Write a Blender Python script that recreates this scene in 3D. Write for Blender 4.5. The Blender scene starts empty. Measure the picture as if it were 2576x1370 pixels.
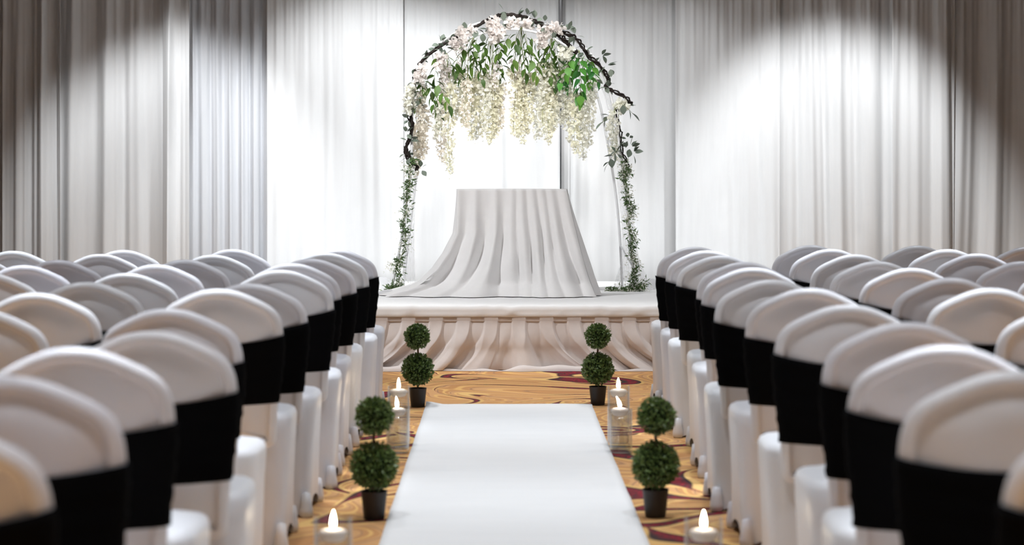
import bpy, bmesh, math, random
from mathutils import Vector, Matrix, Euler
R = random.Random(7)
PI = math.pi
sc = bpy.context.scene
C = sc.collection

# ---------------------------------------------------------------- camera
F, HZ, CX, H = 5400.0, 455.0, 1288.0, 1.36      # focal length (px of the 2576 frame), horizon row, centre column, eye height
cam = bpy.data.cameras.new('camera')
cam.sensor_width = 36.0
cam.lens = 36.0 * F / 2576.0
cam.shift_y = -(685.0 - HZ) / 2576.0
cam.clip_start = 0.05
cam.dof.use_dof = True
cam.dof.focus_distance = 16.4
cam.dof.aperture_fstop = 2.9
camo = bpy.data.objects.new('camera', cam)
C.objects.link(camo)
camo.location = (0, 0, H)
camo.rotation_euler = (PI / 2, 0, 0)
sc.camera = camo

# ---------------------------------------------------------------- world, exposure
w = bpy.data.worlds.new('world')
sc.world = w
w.use_nodes = True
w.node_tree.nodes['Background'].inputs[0].default_value = (0.9, 0.92, 1.0, 1)
w.node_tree.nodes['Background'].inputs[1].default_value = 0.02
sc.view_settings.view_transform = 'Standard'
sc.view_settings.look = 'None'
sc.view_settings.exposure = 0.12
sc.view_settings.gamma = 1.0
sc.view_settings.use_curve_mapping = False
try:
    sc.cycles.use_denoising = True
    sc.cycles.max_bounces = 6
    sc.cycles.diffuse_bounces = 3
    sc.cycles.glossy_bounces = 3
    sc.cycles.transparent_max_bounces = 40
    sc.cycles.adaptive_threshold = 0.04
    sc.cycles.caustics_refractive = False
    sc.cycles.caustics_reflective = False
    sc.cycles.sample_clamp_indirect = 6.0
except Exception:
    pass


def spot(name, loc, aim, power, angle, blend=0.5, col=(1, 1, 1), size=0.06):
    l = bpy.data.lights.new(name, 'SPOT')
    l.energy = power
    l.spot_size = math.radians(angle)
    l.spot_blend = blend
    l.color = col
    l.shadow_soft_size = size
    o = bpy.data.objects.new(name, l)
    C.objects.link(o)
    o.location = loc
    o.rotation_euler = (Vector(aim) - Vector(loc)).to_track_quat('-Z', 'Y').to_euler()
    return o


def area(name, loc, aim, power, sx, sy, col=(1, 1, 1)):
    l = bpy.data.lights.new(name, 'AREA')
    l.shape = 'RECTANGLE'
    l.size, l.size_y = sx, sy
    l.energy = power
    l.color = col
    o = bpy.data.objects.new(name, l)
    C.objects.link(o)
    o.location = loc
    o.rotation_euler = (Vector(aim) - Vector(loc)).to_track_quat('-Z', 'Y').to_euler()
    return o


CEIL = 4.2
# downlights in the ceiling close to the backdrop: they make the scalloped pools of light on it
COOL = (0.95, 0.98, 1.0)
SEAT = (0.87, 0.93, 1.0)
for x, p, dy, an in ((-3.0, 400, 2.1, 57), (-1.20, 350, 2.2, 72), (0.0, 150, 2.2, 74), (1.05, 130, 2.2, 72), (2.85, 470, 2.1, 60)):
    spot('backdrop_downlight', (x, 19.2 - dy, 4.1), (x, 19.15, 0.66), p, an, 0.65, COOL, 0.09)
# side fill spots added to light the table and bring out its folds
for x, p in ((-2.7, 470), (2.7, 180)):
    spot('stage_side_fill', (x, 14.5, 3.8), (x * 0.05, 16.6, 0.7), p, 58, 0.7, (0.96, 0.98, 1.0), 0.12)
for x in (-0.9, 0.9):
    spot('flower_fill', (x, 13.9, 4.0), (x * 0.35, 17.3, 2.25), 360, 27, 0.6, (1, 0.99, 0.97), 0.2)  # added spots that brighten the flowers on the arch
    spot('far_carpet_fill', (x, 13.9, 4.1), (x, 14.2, 0), 170, 56, 0.8, (1, 0.985, 0.97), 0.1)  # added spots that brighten the carpet in front of the stage
# downlights over the seating, rows across the room
for k in range(7):
    for x, p in ((-2.9, 165), (-1.0, 105), (0.0, 155), (1.0, 115), (2.9, 175)):  # middle row added to brighten the runner and aisle-facing chair sides
        spot('ceiling_downlight', (x, -1.6 + 2.4 * k, 4.1), (x, -1.6 + 2.4 * k, 0), p, 74, 0.8, SEAT, 0.1)
# narrow accent beams from the ceiling: bright pools on some of the rows
for y in (0.6, 2.85, 5.05, 7.3, 9.6, 11.8):
    for x in (-2.75, -1.50, 1.56, 2.85):
        spot('ceiling_accent', (x, y + 0.25, 4.12), (x, y + 0.05, 0.97), 560, 30, 0.6, SEAT, 0.07)
# unseen fill lights added behind the camera to lift the chair backs
for x in (-2.6, 2.6):
    area('rear_fill', (x, -4.6, 2.9), (x * 0.4, 8, 0.8), 22, 1.6, 0.5, (1, 0.97, 0.96))


# ---------------------------------------------------------------- helpers
def P(px, py, d):
    """a point seen at (px, py) that stands d metres from the camera plane"""
    return Vector(((px - CX) * d / F, d, H - (py - HZ) * d / F))


def X(px, d):
    return (px - CX) * d / F


def Zp(py, d):
    return H - (py - HZ) * d / F


def make_mesh(name, v, f, mat=None, smooth=True, mats=None, mi=None):
    me = bpy.data.meshes.new(name)
    me.from_pydata([tuple(p) for p in v], [], f)
    if mats:
        for m in mats:
            me.materials.append(m)
        if mi:
            me.polygons.foreach_set('material_index', mi)
    elif mat:
        me.materials.append(mat)
    if smooth:
        me.polygons.foreach_set('use_smooth', [True] * len(me.polygons))
    me.update()
    return me


def obj(name, me, parent=None, loc=None, rot=None, scale=None):
    o = bpy.data.objects.new(name, me)
    C.objects.link(o)
    if parent is not None:
        o.parent = parent
    if loc is not None:
        o.location = loc
    if rot is not None:
        o.rotation_euler = rot
    if scale is not None:
        o.scale = scale
    return o


def tag(o, label=None, cat=None, group=None, kind=None):
    if label:
        o['label'] = label
    if cat:
        o['category'] = cat
    if group:
        o['group'] = group
    if kind:
        o['kind'] = kind
    return o


def thing(name, loc, label, cat, group=None):
    o = bpy.data.objects.new(name, None)
    C.objects.link(o)
    o.location = loc
    o.empty_display_size = 0.1
    return tag(o, label, cat, group)


class MB:
    def __init__(s):
        s.v, s.f, s.m = [], [], []

    def face(s, idx, m=0):
        s.f.append(tuple(idx))
        s.m.append(m)

    def grid(s, rows, closed_u=False, m=0, flip=False):
        """rows: list of lists of points"""
        b = len(s.v)
        n = len(rows[0])
        for r in rows:
            s.v.extend(r)
        for j in range(len(rows) - 1):
            for i in range(n if closed_u else n - 1):
                a, c = b + j * n + i, b + j * n + (i + 1) % n
                q = (a, c, c + n, a + n)
                s.face(q[::-1] if flip else q, m)
        return b

    def tube(s, pts, rad, k=6, m=0, caps=True):
        pts = [Vector(p) for p in pts]
        rows = []
        nrm = None
        for i, p in enumerate(pts):
            t = (pts[min(i + 1, len(pts) - 1)] - pts[max(i - 1, 0)])
            if t.length < 1e-9:
                t = Vector((0, 0, 1))
            t.normalize()
            if nrm is None:
                nrm = t.orthogonal().normalized()
            else:
                nrm = (nrm - t * nrm.dot(t))
                nrm = nrm.normalized() if nrm.length > 1e-6 else t.orthogonal().normalized()
            bn = t.cross(nrm)
            r = rad[i] if isinstance(rad, (list, tuple)) else rad
            rows.append([p + (nrm * math.cos(2 * PI * q / k) + bn * math.sin(2 * PI * q / k)) * r for q in range(k)])
        b = s.grid(rows, True, m)
        if caps:
            s.face([b + q for q in range(k)][::-1], m)
            e = b + (len(pts) - 1) * k
            s.face([e + q for q in range(k)], m)

    def lathe(s, prof, k=32, m=0, c=(0, 0, 0)):
        rows = [[(c[0] + r * math.cos(2 * PI * q / k), c[1] + r * math.sin(2 * PI * q / k), c[2] + z) for q in range(k)] for r, z in prof]
        return s.grid(rows, True, m)

    def box(s, a, b_, m=0):
        x0, y0, z0 = a
        x1, y1, z1 = b_
        b = len(s.v)
        s.v += [(x0, y0, z0), (x1, y0, z0), (x1, y1, z0), (x0, y1, z0), (x0, y0, z1), (x1, y0, z1), (x1, y1, z1), (x0, y1, z1)]
        for q in ((0, 3, 2, 1), (4, 5, 6, 7), (0, 1, 5, 4), (1, 2, 6, 5), (2, 3, 7, 6), (3, 0, 4, 7)):
            s.face([b + i for i in q], m)

    def mesh(s, name, mat=None, smooth=True, mats=None):
        return make_mesh(name, s.v, s.f, mat, smooth, mats, s.m if mats else None)


def lerp(a, b, t):
    return a + (b - a) * t


def smooth(a, b, x):
    t = max(0.0, min(1.0, (x - a) / (b - a)))
    return t * t * (3 - 2 * t)


def interp(tab, x):
    if x <= tab[0][0]:
        return tab[0][1]
    for (x0, y0), (x1, y1) in zip(tab, tab[1:]):
        if x <= x1:
            return lerp(y0, y1, (x - x0) / (x1 - x0))
    return tab[-1][1]


def catmull(pts, n=6):
    pts = [Vector(p) for p in pts]
    out = []
    for i in range(len(pts) - 1):
        p0, p1, p2, p3 = pts[max(i - 1, 0)], pts[i], pts[i + 1], pts[min(i + 2, len(pts) - 1)]
        for k in range(n):
            t = k / n
            out.append(0.5 * ((2 * p1) + (p2 - p0) * t + (2 * p0 - 5 * p1 + 4 * p2 - p3) * t * t + (3 * p1 - p0 - 3 * p2 + p3) * t ** 3))
    out.append(pts[-1])
    return out


# ---------------------------------------------------------------- materials
def new_mat(name):
    m = bpy.data.materials.new(name)
    m.use_nodes = True
    nt = m.node_tree
    return m, nt, nt.nodes['Principled BSDF']


def N(nt, kind, **kw):
    n = nt.nodes.new(kind)
    for k, v in kw.items():
        setattr(n, k, v)
    return n


def mat(name, col, rough=0.7, spec=0.3, metal=0.0, noise=0.0, scale=30.0, bump=0.0, sheen=0.0, vary=None, transl=0.0, stretch=None):
    m, nt, p = new_mat(name)
    p.inputs['Base Color'].default_value = (*col, 1)
    p.inputs['Roughness'].default_value = rough
    p.inputs['Specular IOR Level'].default_value = spec
    p.inputs['Metallic'].default_value = metal
    if sheen:
        p.inputs['Sheen Weight'].default_value = sheen
        p.inputs['Sheen Roughness'].default_value = 0.4
    L = nt.links
    colour = None
    if noise or bump:
        tc = N(nt, 'ShaderNodeTexCoord')
        no = N(nt, 'ShaderNodeTexNoise')
        no.inputs['Scale'].default_value = scale
        no.inputs['Detail'].default_value = 3
        if stretch:
            mp = N(nt, 'ShaderNodeMapping')
            mp.inputs['Scale'].default_value = stretch
            L.new(tc.outputs['Object'], mp.inputs[0])
            L.new(mp.outputs[0], no.inputs['Vector'])
        else:
            L.new(tc.outputs['Object'], no.inputs['Vector'])
        if noise:
            mx = N(nt, 'ShaderNodeMix', data_type='RGBA')
            mx.inputs[6].default_value = (*[c * (1 - noise) for c in col], 1)
            mx.inputs[7].default_value = (*[min(1, c * (1 + noise)) for c in col], 1)
            L.new(no.outputs['Fac'], mx.inputs[0])
            colour = mx.outputs[2]
        if bump:
            b = N(nt, 'ShaderNodeBump')
            b.inputs['Strength'].default_value = bump
            b.inputs['Distance'].default_value = 0.004
            L.new(no.outputs['Fac'], b.inputs['Height'])
            L.new(b.outputs[0], p.inputs['Normal'])
    if vary:
        oi = N(nt, 'ShaderNodeObjectInfo')
        rp = N(nt, 'ShaderNodeValToRGB')
        rp.color_ramp.elements[0].color = (*vary[0], 1)
        rp.color_ramp.elements[1].color = (*vary[-1], 1)
        for i, c in enumerate(vary[1:-1]):
            e = rp.color_ramp.elements.new((i + 1) / (len(vary) - 1))
            e.color = (*c, 1)
        L.new(oi.outputs['Random'], rp.inputs[0])
        if colour is not None:
            mm = N(nt, 'ShaderNodeMix', data_type='RGBA', blend_type='MULTIPLY')
            mm.inputs[0].default_value = 1
            L.new(colour, mm.inputs[6])
            L.new(rp.outputs[0], mm.inputs[7])
            colour = mm.outputs[2]
        else:
            colour = rp.outputs[0]
    if colour is not None:
        L.new(colour, p.inputs['Base Color'])
    if transl:
        out = nt.nodes['Material Output']
        tr = N(nt, 'ShaderNodeBsdfTranslucent')
        tr.inputs[0].default_value = (*col, 1)
        if colour is not None:
            L.new(colour, tr.inputs[0])
        ms = N(nt, 'ShaderNodeMixShader')
        ms.inputs[0].default_value = transl
        L.new(p.outputs[0], ms.inputs[1])
        L.new(tr.outputs[0], ms.inputs[2])
        L.new(ms.outputs[0], out.inputs[0])
    return m


M = {}
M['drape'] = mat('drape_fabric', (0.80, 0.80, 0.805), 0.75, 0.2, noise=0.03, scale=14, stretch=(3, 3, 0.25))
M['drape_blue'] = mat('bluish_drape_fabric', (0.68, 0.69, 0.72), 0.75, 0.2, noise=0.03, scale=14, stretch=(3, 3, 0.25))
M['cover'] = mat('stretch_cover_fabric', (0.8, 0.76, 0.77), 0.36, 0.5, sheen=0.15, vary=((0.72, 0.725, 0.745), (0.68, 0.675, 0.725), (0.77, 0.77, 0.795), (0.66, 0.665, 0.685), (0.74, 0.735, 0.785)))
M['sash'] = mat('black_sash_fabric', (0.0035, 0.0035, 0.004), 0.9, 0.03, bump=0.25, scale=60, stretch=(0.6, 0.6, 5))
M['leg'] = mat('chair_leg_metal', (0.05, 0.045, 0.045), 0.4, 0.5, metal=0.6)
M['cloth'] = mat('table_cloth_fabric', (0.81, 0.795, 0.79), 0.8, 0.2, noise=0.03, scale=18, bump=0.05)
M['deck_cloth'] = mat('stage_cloth_fabric', (0.89, 0.885, 0.885), 0.8, 0.2, noise=0.03, scale=9)
M['skirt'] = mat('stage_skirt_fabric', (0.67, 0.61, 0.585), 0.75, 0.25, noise=0.05, scale=25, bump=0.05)
M['runner'] = mat('runner_fabric', (0.85, 0.845, 0.835), 0.85, 0.15, noise=0.03, scale=4, stretch=(0.6, 2.2, 1), bump=0.05)
M['white_metal'] = mat('white_metal', (0.75, 0.75, 0.76), 0.35, 0.5)
M['grey_metal'] = mat('grey_metal', (0.30, 0.30, 0.31), 0.4, 0.5, metal=0.5)
M['dark_metal'] = mat('dark_metal', (0.03, 0.03, 0.035), 0.4, 0.5)
M['twig'] = mat('twig_bark', (0.018, 0.013, 0.011), 0.85, 0.2, noise=0.4, scale=90, bump=0.4)
M['stem'] = mat('green_stem', (0.20, 0.22, 0.09), 0.7, 0.2)
M['leaf'] = mat('wisteria_leaf', (0.10, 0.19, 0.035), 0.45, 0.4, vary=((0.035, 0.08, 0.018), (0.09, 0.17, 0.03), (0.055, 0.12, 0.02), (0.13, 0.22, 0.04)), transl=0.18)
M['ivy'] = mat('ivy_leaf', (0.08, 0.3, 0.07), 0.45, 0.4, vary=((0.05, 0.21, 0.06), (0.11, 0.34, 0.06), (0.20, 0.42, 0.07)), transl=0.35)
M['eucalyptus'] = mat('grey_green_leaf', (0.13, 0.16, 0.125), 0.6, 0.3, vary=((0.09, 0.115, 0.085), (0.16, 0.19, 0.15), (0.12, 0.15, 0.12)), transl=0.2)
M['small_leaf'] = mat('small_green_leaf', (0.10, 0.17, 0.06), 0.5, 0.35, noise=0.35, scale=25, transl=0.2)
M['petal_cream'] = mat('cream_petal', (0.95, 0.905, 0.765), 0.75, 0.15, noise=0.10, scale=12, transl=0.5)
M['petal_white'] = mat('white_petal', (0.92, 0.91, 0.83), 0.75, 0.15, noise=0.06, scale=12, transl=0.5)
M['petal_peach'] = mat('peach_petal', (0.94, 0.88, 0.79), 0.75, 0.15, noise=0.08, scale=12, transl=0.5)
M['petal_blush'] = mat('blush_petal', (0.92, 0.87, 0.84), 0.75, 0.15, noise=0.06, scale=12, transl=0.45)
M['box_leaf'] = mat('boxwood_leaf', (0.14, 0.215, 0.06), 0.32, 0.6, noise=0.6, scale=45)
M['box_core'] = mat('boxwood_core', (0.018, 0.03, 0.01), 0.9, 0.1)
M['pot'] = mat('dark_plastic_pot', (0.028, 0.022, 0.019), 0.5, 0.35)
M['soil'] = mat('dark_soil', (0.02, 0.014, 0.01), 0.95, 0.1, noise=0.4, scale=80)
M['trunk'] = mat('topiary_stem', (0.14, 0.065, 0.035), 0.85, 0.2, noise=0.3, scale=120)
M['wax'] = mat('white_wax', (0.93, 0.88, 0.84), 0.5, 0.3, transl=0.35)
M['wick'] = mat('wick', (0.02, 0.02, 0.02), 0.9, 0.1)
M['wall'] = mat('painted_wall', (0.34, 0.32, 0.315), 0.9, 0.2, noise=0.02, scale=3)
M['ceiling'] = mat('ceiling_paint', (0.42, 0.41, 0.41), 0.9, 0.2, noise=0.02, scale=3)
M['sheer'] = mat('sheer_white_fabric', (0.90, 0.90, 0.91), 0.8, 0.2, transl=0.65)


def sheer_mat(name, col, clear):
    m = mat(name, col, 0.8, 0.2, transl=0.6)
    nt = m.node_tree
    out = nt.nodes['Material Output']
    src = out.inputs[0].links[0].from_socket
    tr = N(nt, 'ShaderNodeBsdfTransparent')
    ms = N(nt, 'ShaderNodeMixShader')
    ms.inputs[0].default_value = clear
    nt.links.new(src, ms.inputs[1])
    nt.links.new(tr.outputs[0], ms.inputs[2])
    nt.links.new(ms.outputs[0], out.inputs[0])
    return m


M['sheer_thin'] = sheer_mat('thin_sheer_fabric', (0.93, 0.93, 0.94), 0.62)


def emission(name, col, s):
    m, nt, p = new_mat(name)
    p.inputs['Base Color'].default_value = (0, 0, 0, 1)
    p.inputs['Emission Color'].default_value = (*col, 1)
    p.inputs['Emission Strength'].default_value = s
    return m


M['flame'] = emission('candle_flame', (1.0, 0.78, 0.52), 55.0)


def N_mul(nt, a, k, c):
    n = N(nt, 'ShaderNodeMath', operation='MULTIPLY_ADD')
    nt.links.new(a, n.inputs[0])
    n.inputs[1].default_value = k
    n.inputs[2].default_value = c
    return n


def glass_mat(name, tint, ior, base, rough=0.0):
    """clear glass: see-through with mirror-like reflections that grow at grazing angles"""
    m, nt, p = new_mat(name)
    L = nt.links
    out = nt.nodes['Material Output']
    tr = N(nt, 'ShaderNodeBsdfTransparent')
    tr.inputs[0].default_value = (*tint, 1)
    gl = N(nt, 'ShaderNodeBsdfGlossy')
    gl.inputs['Roughness'].default_value = rough
    lw = N(nt, 'ShaderNodeLayerWeight')
    lw.inputs['Blend'].default_value = base
    fr = N(nt, 'ShaderNodeMath', operation='POWER')
    L.new(lw.outputs['Facing'], fr.inputs[0])
    fr.inputs[1].default_value = ior
    fr = N_mul(nt, fr.outputs[0], 0.75, 0.035)
    ms = N(nt, 'ShaderNodeMixShader')
    L.new(fr.outputs[0], ms.inputs[0])
    L.new(tr.outputs[0], ms.inputs[1])
    L.new(gl.outputs[0], ms.inputs[2])
    L.new(ms.outputs[0], out.inputs[0])
    return m


M['glass'] = glass_mat('clear_glass', (0.965, 0.975, 0.975), 3.5, 0.5, 0.05)
M['water'] = glass_mat('water', (0.955, 0.955, 0.96), 4.5, 0.5, 0.08)


def carpet():
    m, nt, p = new_mat('patterned_carpet')
    L = nt.links

    def math_(op, a, b=None, c=None, clamp=False):
        n = N(nt, 'ShaderNodeMath', operation=op, use_clamp=clamp)
        for i, v in enumerate((a, b, c)):
            if v is None:
                continue
            if isinstance(v, (int, float)):
                n.inputs[i].default_value = v
            else:
                L.new(v, n.inputs[i])
        return n.outputs[0]

    def noise(vec, scale, detail=0.0, off=(0, 0, 0)):
        mp = N(nt, 'ShaderNodeMapping')
        mp.inputs['Location'].default_value = off
        L.new(vec, mp.inputs[0])
        n = N(nt, 'ShaderNodeTexNoise')
        n.inputs['Scale'].default_value = scale
        n.inputs['Detail'].default_value = detail
        L.new(mp.outputs[0], n.inputs['Vector'])
        return n

    def less(a, t, soft):
        # 1 where a < t, soft edge
        d = math_('SUBTRACT', t, a)
        d = math_('DIVIDE', d, soft)
        return math_('ADD', d, 0.5, clamp=True)

    def mix(f, a, b):
        n = N(nt, 'ShaderNodeMix', data_type='RGBA')
        L.new(f, n.inputs[0])
        for i, v in ((6, a), (7, b)):
            if isinstance(v, tuple):
                n.inputs[i].default_value = (*v, 1)
            else:
                L.new(v, n.inputs[i])
        return n.outputs[2]

    geo = N(nt, 'ShaderNodeNewGeometry')
    pos = geo.outputs['Position']
    # swirl the coordinates
    n0 = noise(pos, 0.9, 0.0, (3.1, 1.7, 0))
    sub = N(nt, 'ShaderNodeVectorMath', operation='SUBTRACT')
    L.new(n0.outputs['Color'], sub.inputs[0])
    sub.inputs[1].default_value = (0.5, 0.5, 0.5)
    scl = N(nt, 'ShaderNodeVectorMath', operation='SCALE')
    L.new(sub.outputs[0], scl.inputs[0])
    scl.inputs['Scale'].default_value = 1.3
    add = N(nt, 'ShaderNodeVectorMath', operation='ADD')
    L.new(pos, add.inputs[0])
    L.new(scl.outputs[0], add.inputs[1])
    q = add.outputs[0]
    # contour lines of a smooth field: curling veins
    n1 = noise(q, 1.9, 0.0, (0.4, 5.2, 0)).outputs['Fac']
    k = math_('MULTIPLY', n1, 13.0)
    fr = math_('FRACT', k)
    line = math_('ABSOLUTE', math_('SUBTRACT', fr, 0.5))
    vein = less(line, 0.10, 0.08)
    alt = math_('FRACT', math_('MULTIPLY', n1, 8.5))
    altm = less(alt, 0.5, 0.1)
    tan = mix(altm, (0.74, 0.41, 0.185), (0.64, 0.325, 0.135))
    tan = mix(vein, tan, (0.86, 0.51, 0.19))
    vein2 = less(math_('ABSOLUTE', math_('SUBTRACT', fr, 0.93)), 0.045, 0.05)
    tan = mix(vein2, tan, (0.47, 0.26, 0.14))
    # broad dark swooshes with a red heart and a gold border
    n2 = noise(q, 1.35, 0.0, (7.3, 2.6, 0)).outputs['Fac']
    a = math_('ABSOLUTE', math_('SUBTRACT', n2, 0.52))
    n3 = noise(pos, 1.5, 0.0, (1.1, 9.4, 0)).outputs['Fac']
    wd = math_('MULTIPLY', math_('SUBTRACT', n3, 0.365), 0.135)
    gold = less(a, math_('ADD', wd, 0.022), 0.008)
    dark = less(a, wd, 0.006)
    red = less(a, math_('MULTIPLY', wd, 0.5), 0.02)
    n4 = noise(pos, 42.0, 1.0).outputs['Fac']
    redm = math_('MULTIPLY', red, less(n4, 0.55, 0.15))
    goldm = math_('MULTIPLY', gold, less(math_('SUBTRACT', 0.0, wd), -0.004, 0.006))
    col = mix(goldm, tan, (0.88, 0.56, 0.22))
    col = mix(dark, col, (0.055, 0.04, 0.042))
    col = mix(redm, col, (0.33, 0.03, 0.045))
    n6 = noise(q, 1.2, 0.0, (2.2, 14.1, 0)).outputs['Fac']
    a2 = math_('ABSOLUTE', math_('SUBTRACT', n6, 0.47))
    n7 = noise(pos, 1.7, 0.0, (5.5, 3.3, 0)).outputs['Fac']
    wd2 = math_('MULTIPLY', math_('SUBTRACT', n7, 0.385), 0.125)
    gate = less(math_('SUBTRACT', 0.0, wd2), -0.004, 0.006)
    col = mix(math_('MULTIPLY', less(a2, math_('ADD', wd2, 0.02), 0.008), gate), col, (0.80, 0.50, 0.19))
    col = mix(less(a2, wd2, 0.006), col, (0.065, 0.045, 0.045))
    col = mix(math_('MULTIPLY', less(a2, math_('MULTIPLY', wd2, 0.5), 0.02), less(n4, 0.55, 0.15)), col, (0.33, 0.03, 0.045))
    pile = noise(pos, 260.0, 2.0).outputs['Fac']
    mm = N(nt, 'ShaderNodeMix', data_type='RGBA', blend_type='MULTIPLY')
    mm.inputs[0].default_value = 0.35
    L.new(col, mm.inputs[6])
    L.new(pile, mm.inputs[7])
    L.new(mm.outputs[2], p.inputs['Base Color'])
    b = N(nt, 'ShaderNodeBump')
    b.inputs['Strength'].default_value = 0.3
    b.inputs['Distance'].default_value = 0.004
    L.new(pile, b.inputs['Height'])
    L.new(b.outputs[0], p.inputs['Normal'])
    p.inputs['Roughness'].default_value = 0.95
    p.inputs['Specular IOR Level'].default_value = 0.1
    return m


M['carpet'] = carpet()

# ---------------------------------------------------------------- the room
RX, RY0, RY1 = 6.5, -5.0, 20.2


def slab(name, a, b, m, label):
    s = MB()
    s.box(a, b)
    return tag(obj(name, s.mesh(name, m, smooth=False)), label, None, None, 'structure')


slab('floor', (-RX, RY0, -0.1), (RX, RY1, 0), M['carpet'], 'tan carpet with gold veins and dark red swooshes')
slab('ceiling', (-RX, RY0, CEIL), (RX, RY1, CEIL + 0.1), M['ceiling'], 'plain pale ceiling above the seating')
slab('wall_left', (-RX - 0.1, RY0, 0), (-RX, RY1, CEIL), M['wall'], 'plain side wall left of the seating')
slab('wall_right', (RX, RY0, 0), (RX + 0.1, RY1, CEIL), M['wall'], 'plain side wall right of the seating')
slab('wall_back', (-RX, RY1, 0), (RX, RY1 + 0.1, CEIL), M['wall'], 'wall hidden behind the white drapes')
slab('wall_front', (-RX, RY0 - 0.1, 0), (RX, RY0, CEIL), M['wall'], 'rear wall of the room facing the stage')

# ---------------------------------------------------------------- drapes
DC = 19.25


def drape(px0, px1, y, folds, amp, fine, seed, label, lean=0.0, flat=0.5, fabric='drape'):
    r = random.Random(seed)
    x0, x1 = X(px0, DC), X(px1, DC)
    wdt = x1 - x0
    nx = max(60, int(wdt / 0.011))
    nz = 26
    ph = [r.uniform(0, 6.28) for _ in range(12)]
    wf = [r.uniform(0.6, 1.5) for _ in range(6)]
    rows = []
    for j in range(nz + 1):
        z = 0.012 + 3.7 * j / nz
        top = smooth(1.9, 3.4, z)
        row = []
        for i in range(nx + 1):
            u = i / nx
            ux = u * wdt
            wob = 0.10 * math.sin(1.3 * wf[0] * ux * 3 + ph[0] + 0.35 * z) + 0.06 * math.sin(5.1 * wf[1] * ux + ph[1] - 0.5 * z)
            pf = 2 * PI * folds * (u + wob * 0.28 + lean * (z - 1.5) * (u - 0.5))
            s1 = math.sin(pf + ph[2])
            s2 = math.sin(2.07 * pf * wf[2] + ph[3] + 0.3 * z)
            s3 = math.sin(3.3 * pf * wf[3] + ph[4])
            env = 0.6 + 0.4 * math.sin(2.1 * ux * wf[4] * 2 + ph[5])
            big = smooth(0.03, 0.06, amp)
            g = (s1 * abs(s1) ** flat * (0.62 + 0.16 * big) + s2 * (0.26 - 0.08 * big) + s3 * (0.12 - 0.07 * big))
            yy = amp * env * g * (1 - 0.35 * top)
            yy += fine * top * (math.sin(2 * PI * ux / 0.075 + ph[6] + 1.2 * math.sin(9 * ux + ph[8])) + 0.6 * math.sin(2 * PI * ux / 0.043 + ph[7]))
            yy += fine * (0.35 - 0.2 * big) * math.sin(2 * PI * ux / 0.11 + ph[9] + 0.2 * z)
            row.append((x0 + ux, y + yy, z))
        rows.append(row)
    s = MB()
    s.grid(rows)
    o = obj('backdrop_drape', s.mesh('backdrop_drape', M[fabric]))
    md = o.modifiers.new('thickness', 'SOLIDIFY')
    md.thickness = 0.003
    return tag(o, label, 'drape', 'white backdrop drapes')


drape(-330, 24, DC, 4, 0.10, 0.006, 1, 'shadowed pleated drape cut off by the left picture edge')
drape(14, 160, DC - 0.13, 2.4, 0.09, 0.006, 2, 'narrow dark taupe drape with deep folds, near the left picture edge', 0.03)
drape(150, 424, DC, 3.4, 0.075, 0.006, 3, 'grey drape with a soft light pool, second wide one from the left', 0.02)
drape(414, 482, DC - 0.13, 1.3, 0.09, 0.005, 4, 'narrow twisted grey drape strip left of the bluish finely pleated drape', 0.05)
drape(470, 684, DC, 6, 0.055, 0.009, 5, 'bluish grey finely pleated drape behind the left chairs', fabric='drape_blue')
drape(674, 1016, DC - 0.09, 4, 0.028, 0.007, 6, 'bright white drape left of the flower arch', 0.02, 0.2)
drape(1004, 1413, DC, 5, 0.024, 0.006, 7, 'bright white drape hanging behind the flower arch, left of the upright', 0.0, 0.2)
drape(1405, 1708, DC + 0.06, 4, 0.024, 0.006, 8, 'bright white drape right of the upright behind the arch', 0.0, 0.2)
drape(1698, 1960, DC - 0.09, 4, 0.035, 0.008, 9, 'pale white drape just right of the flower arch', 0.02, 0.3)
drape(1950, 2248, DC, 4, 0.055, 0.008, 10, 'white drape with fine vertical folds behind the right chairs', 0.03, 0.4)
drape(2238, 2396, DC - 0.13, 2.4, 0.085, 0.006, 11, 'grey drape at the edge of the light on the right', 0.03)
drape(2386, 2900, DC, 5.5, 0.10, 0.006, 12, 'dark brownish drape cut off by the right picture edge', 0.02)

# upright of the backdrop stand, seen in the gap between two drapes
ux = X(1410, DC)
up = thing('backdrop_upright', (ux, DC - 0.06, 0.47), 'thin grey metal upright in the gap between two white drapes', 'pole')
s = MB()
s.lathe([(0.0, 0.0), (0.0065, 0.0), (0.0065, 1.9), (0, 1.9)], 16)
obj('inner_tube', s.mesh('inner_tube', M['dark_metal']), up)
s = MB()
s.lathe([(0.0, 1.72), (0.02, 1.72), (0.022, 3.1), (0, 3.1)], 20)
obj('outer_tube', s.mesh('outer_tube', M['grey_metal']), up)
s = MB()
s.lathe([(0.0, 1.69), (0.024, 1.69), (0.026, 1.71), (0.026, 1.75), (0.022, 1.77), (0, 1.77)], 20)
obj('collar', s.mesh('collar', M['dark_metal']), up)
s = MB()
s.lathe([(0, 0.0), (0.10, 0.0), (0.10, 0.006), (0.02, 0.012), (0, 0.012)], 24)
obj('base_plate', s.mesh('base_plate', M['grey_metal']), up)

# ---------------------------------------------------------------- the stage
SZ, SF = 0.47, 15.45          # deck height, front face
SX = 2.45
stage = thing('stage', (0, SF, 0), 'low stage with white cloth top and pleated taupe skirt', 'stage')
s = MB()
s.box((-SX + 0.02, 0.03, 0.05), (SX - 0.02, 3.6, SZ - 0.012))
obj('deck', s.mesh('deck', M['dark_metal'], smooth=False), stage)
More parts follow.
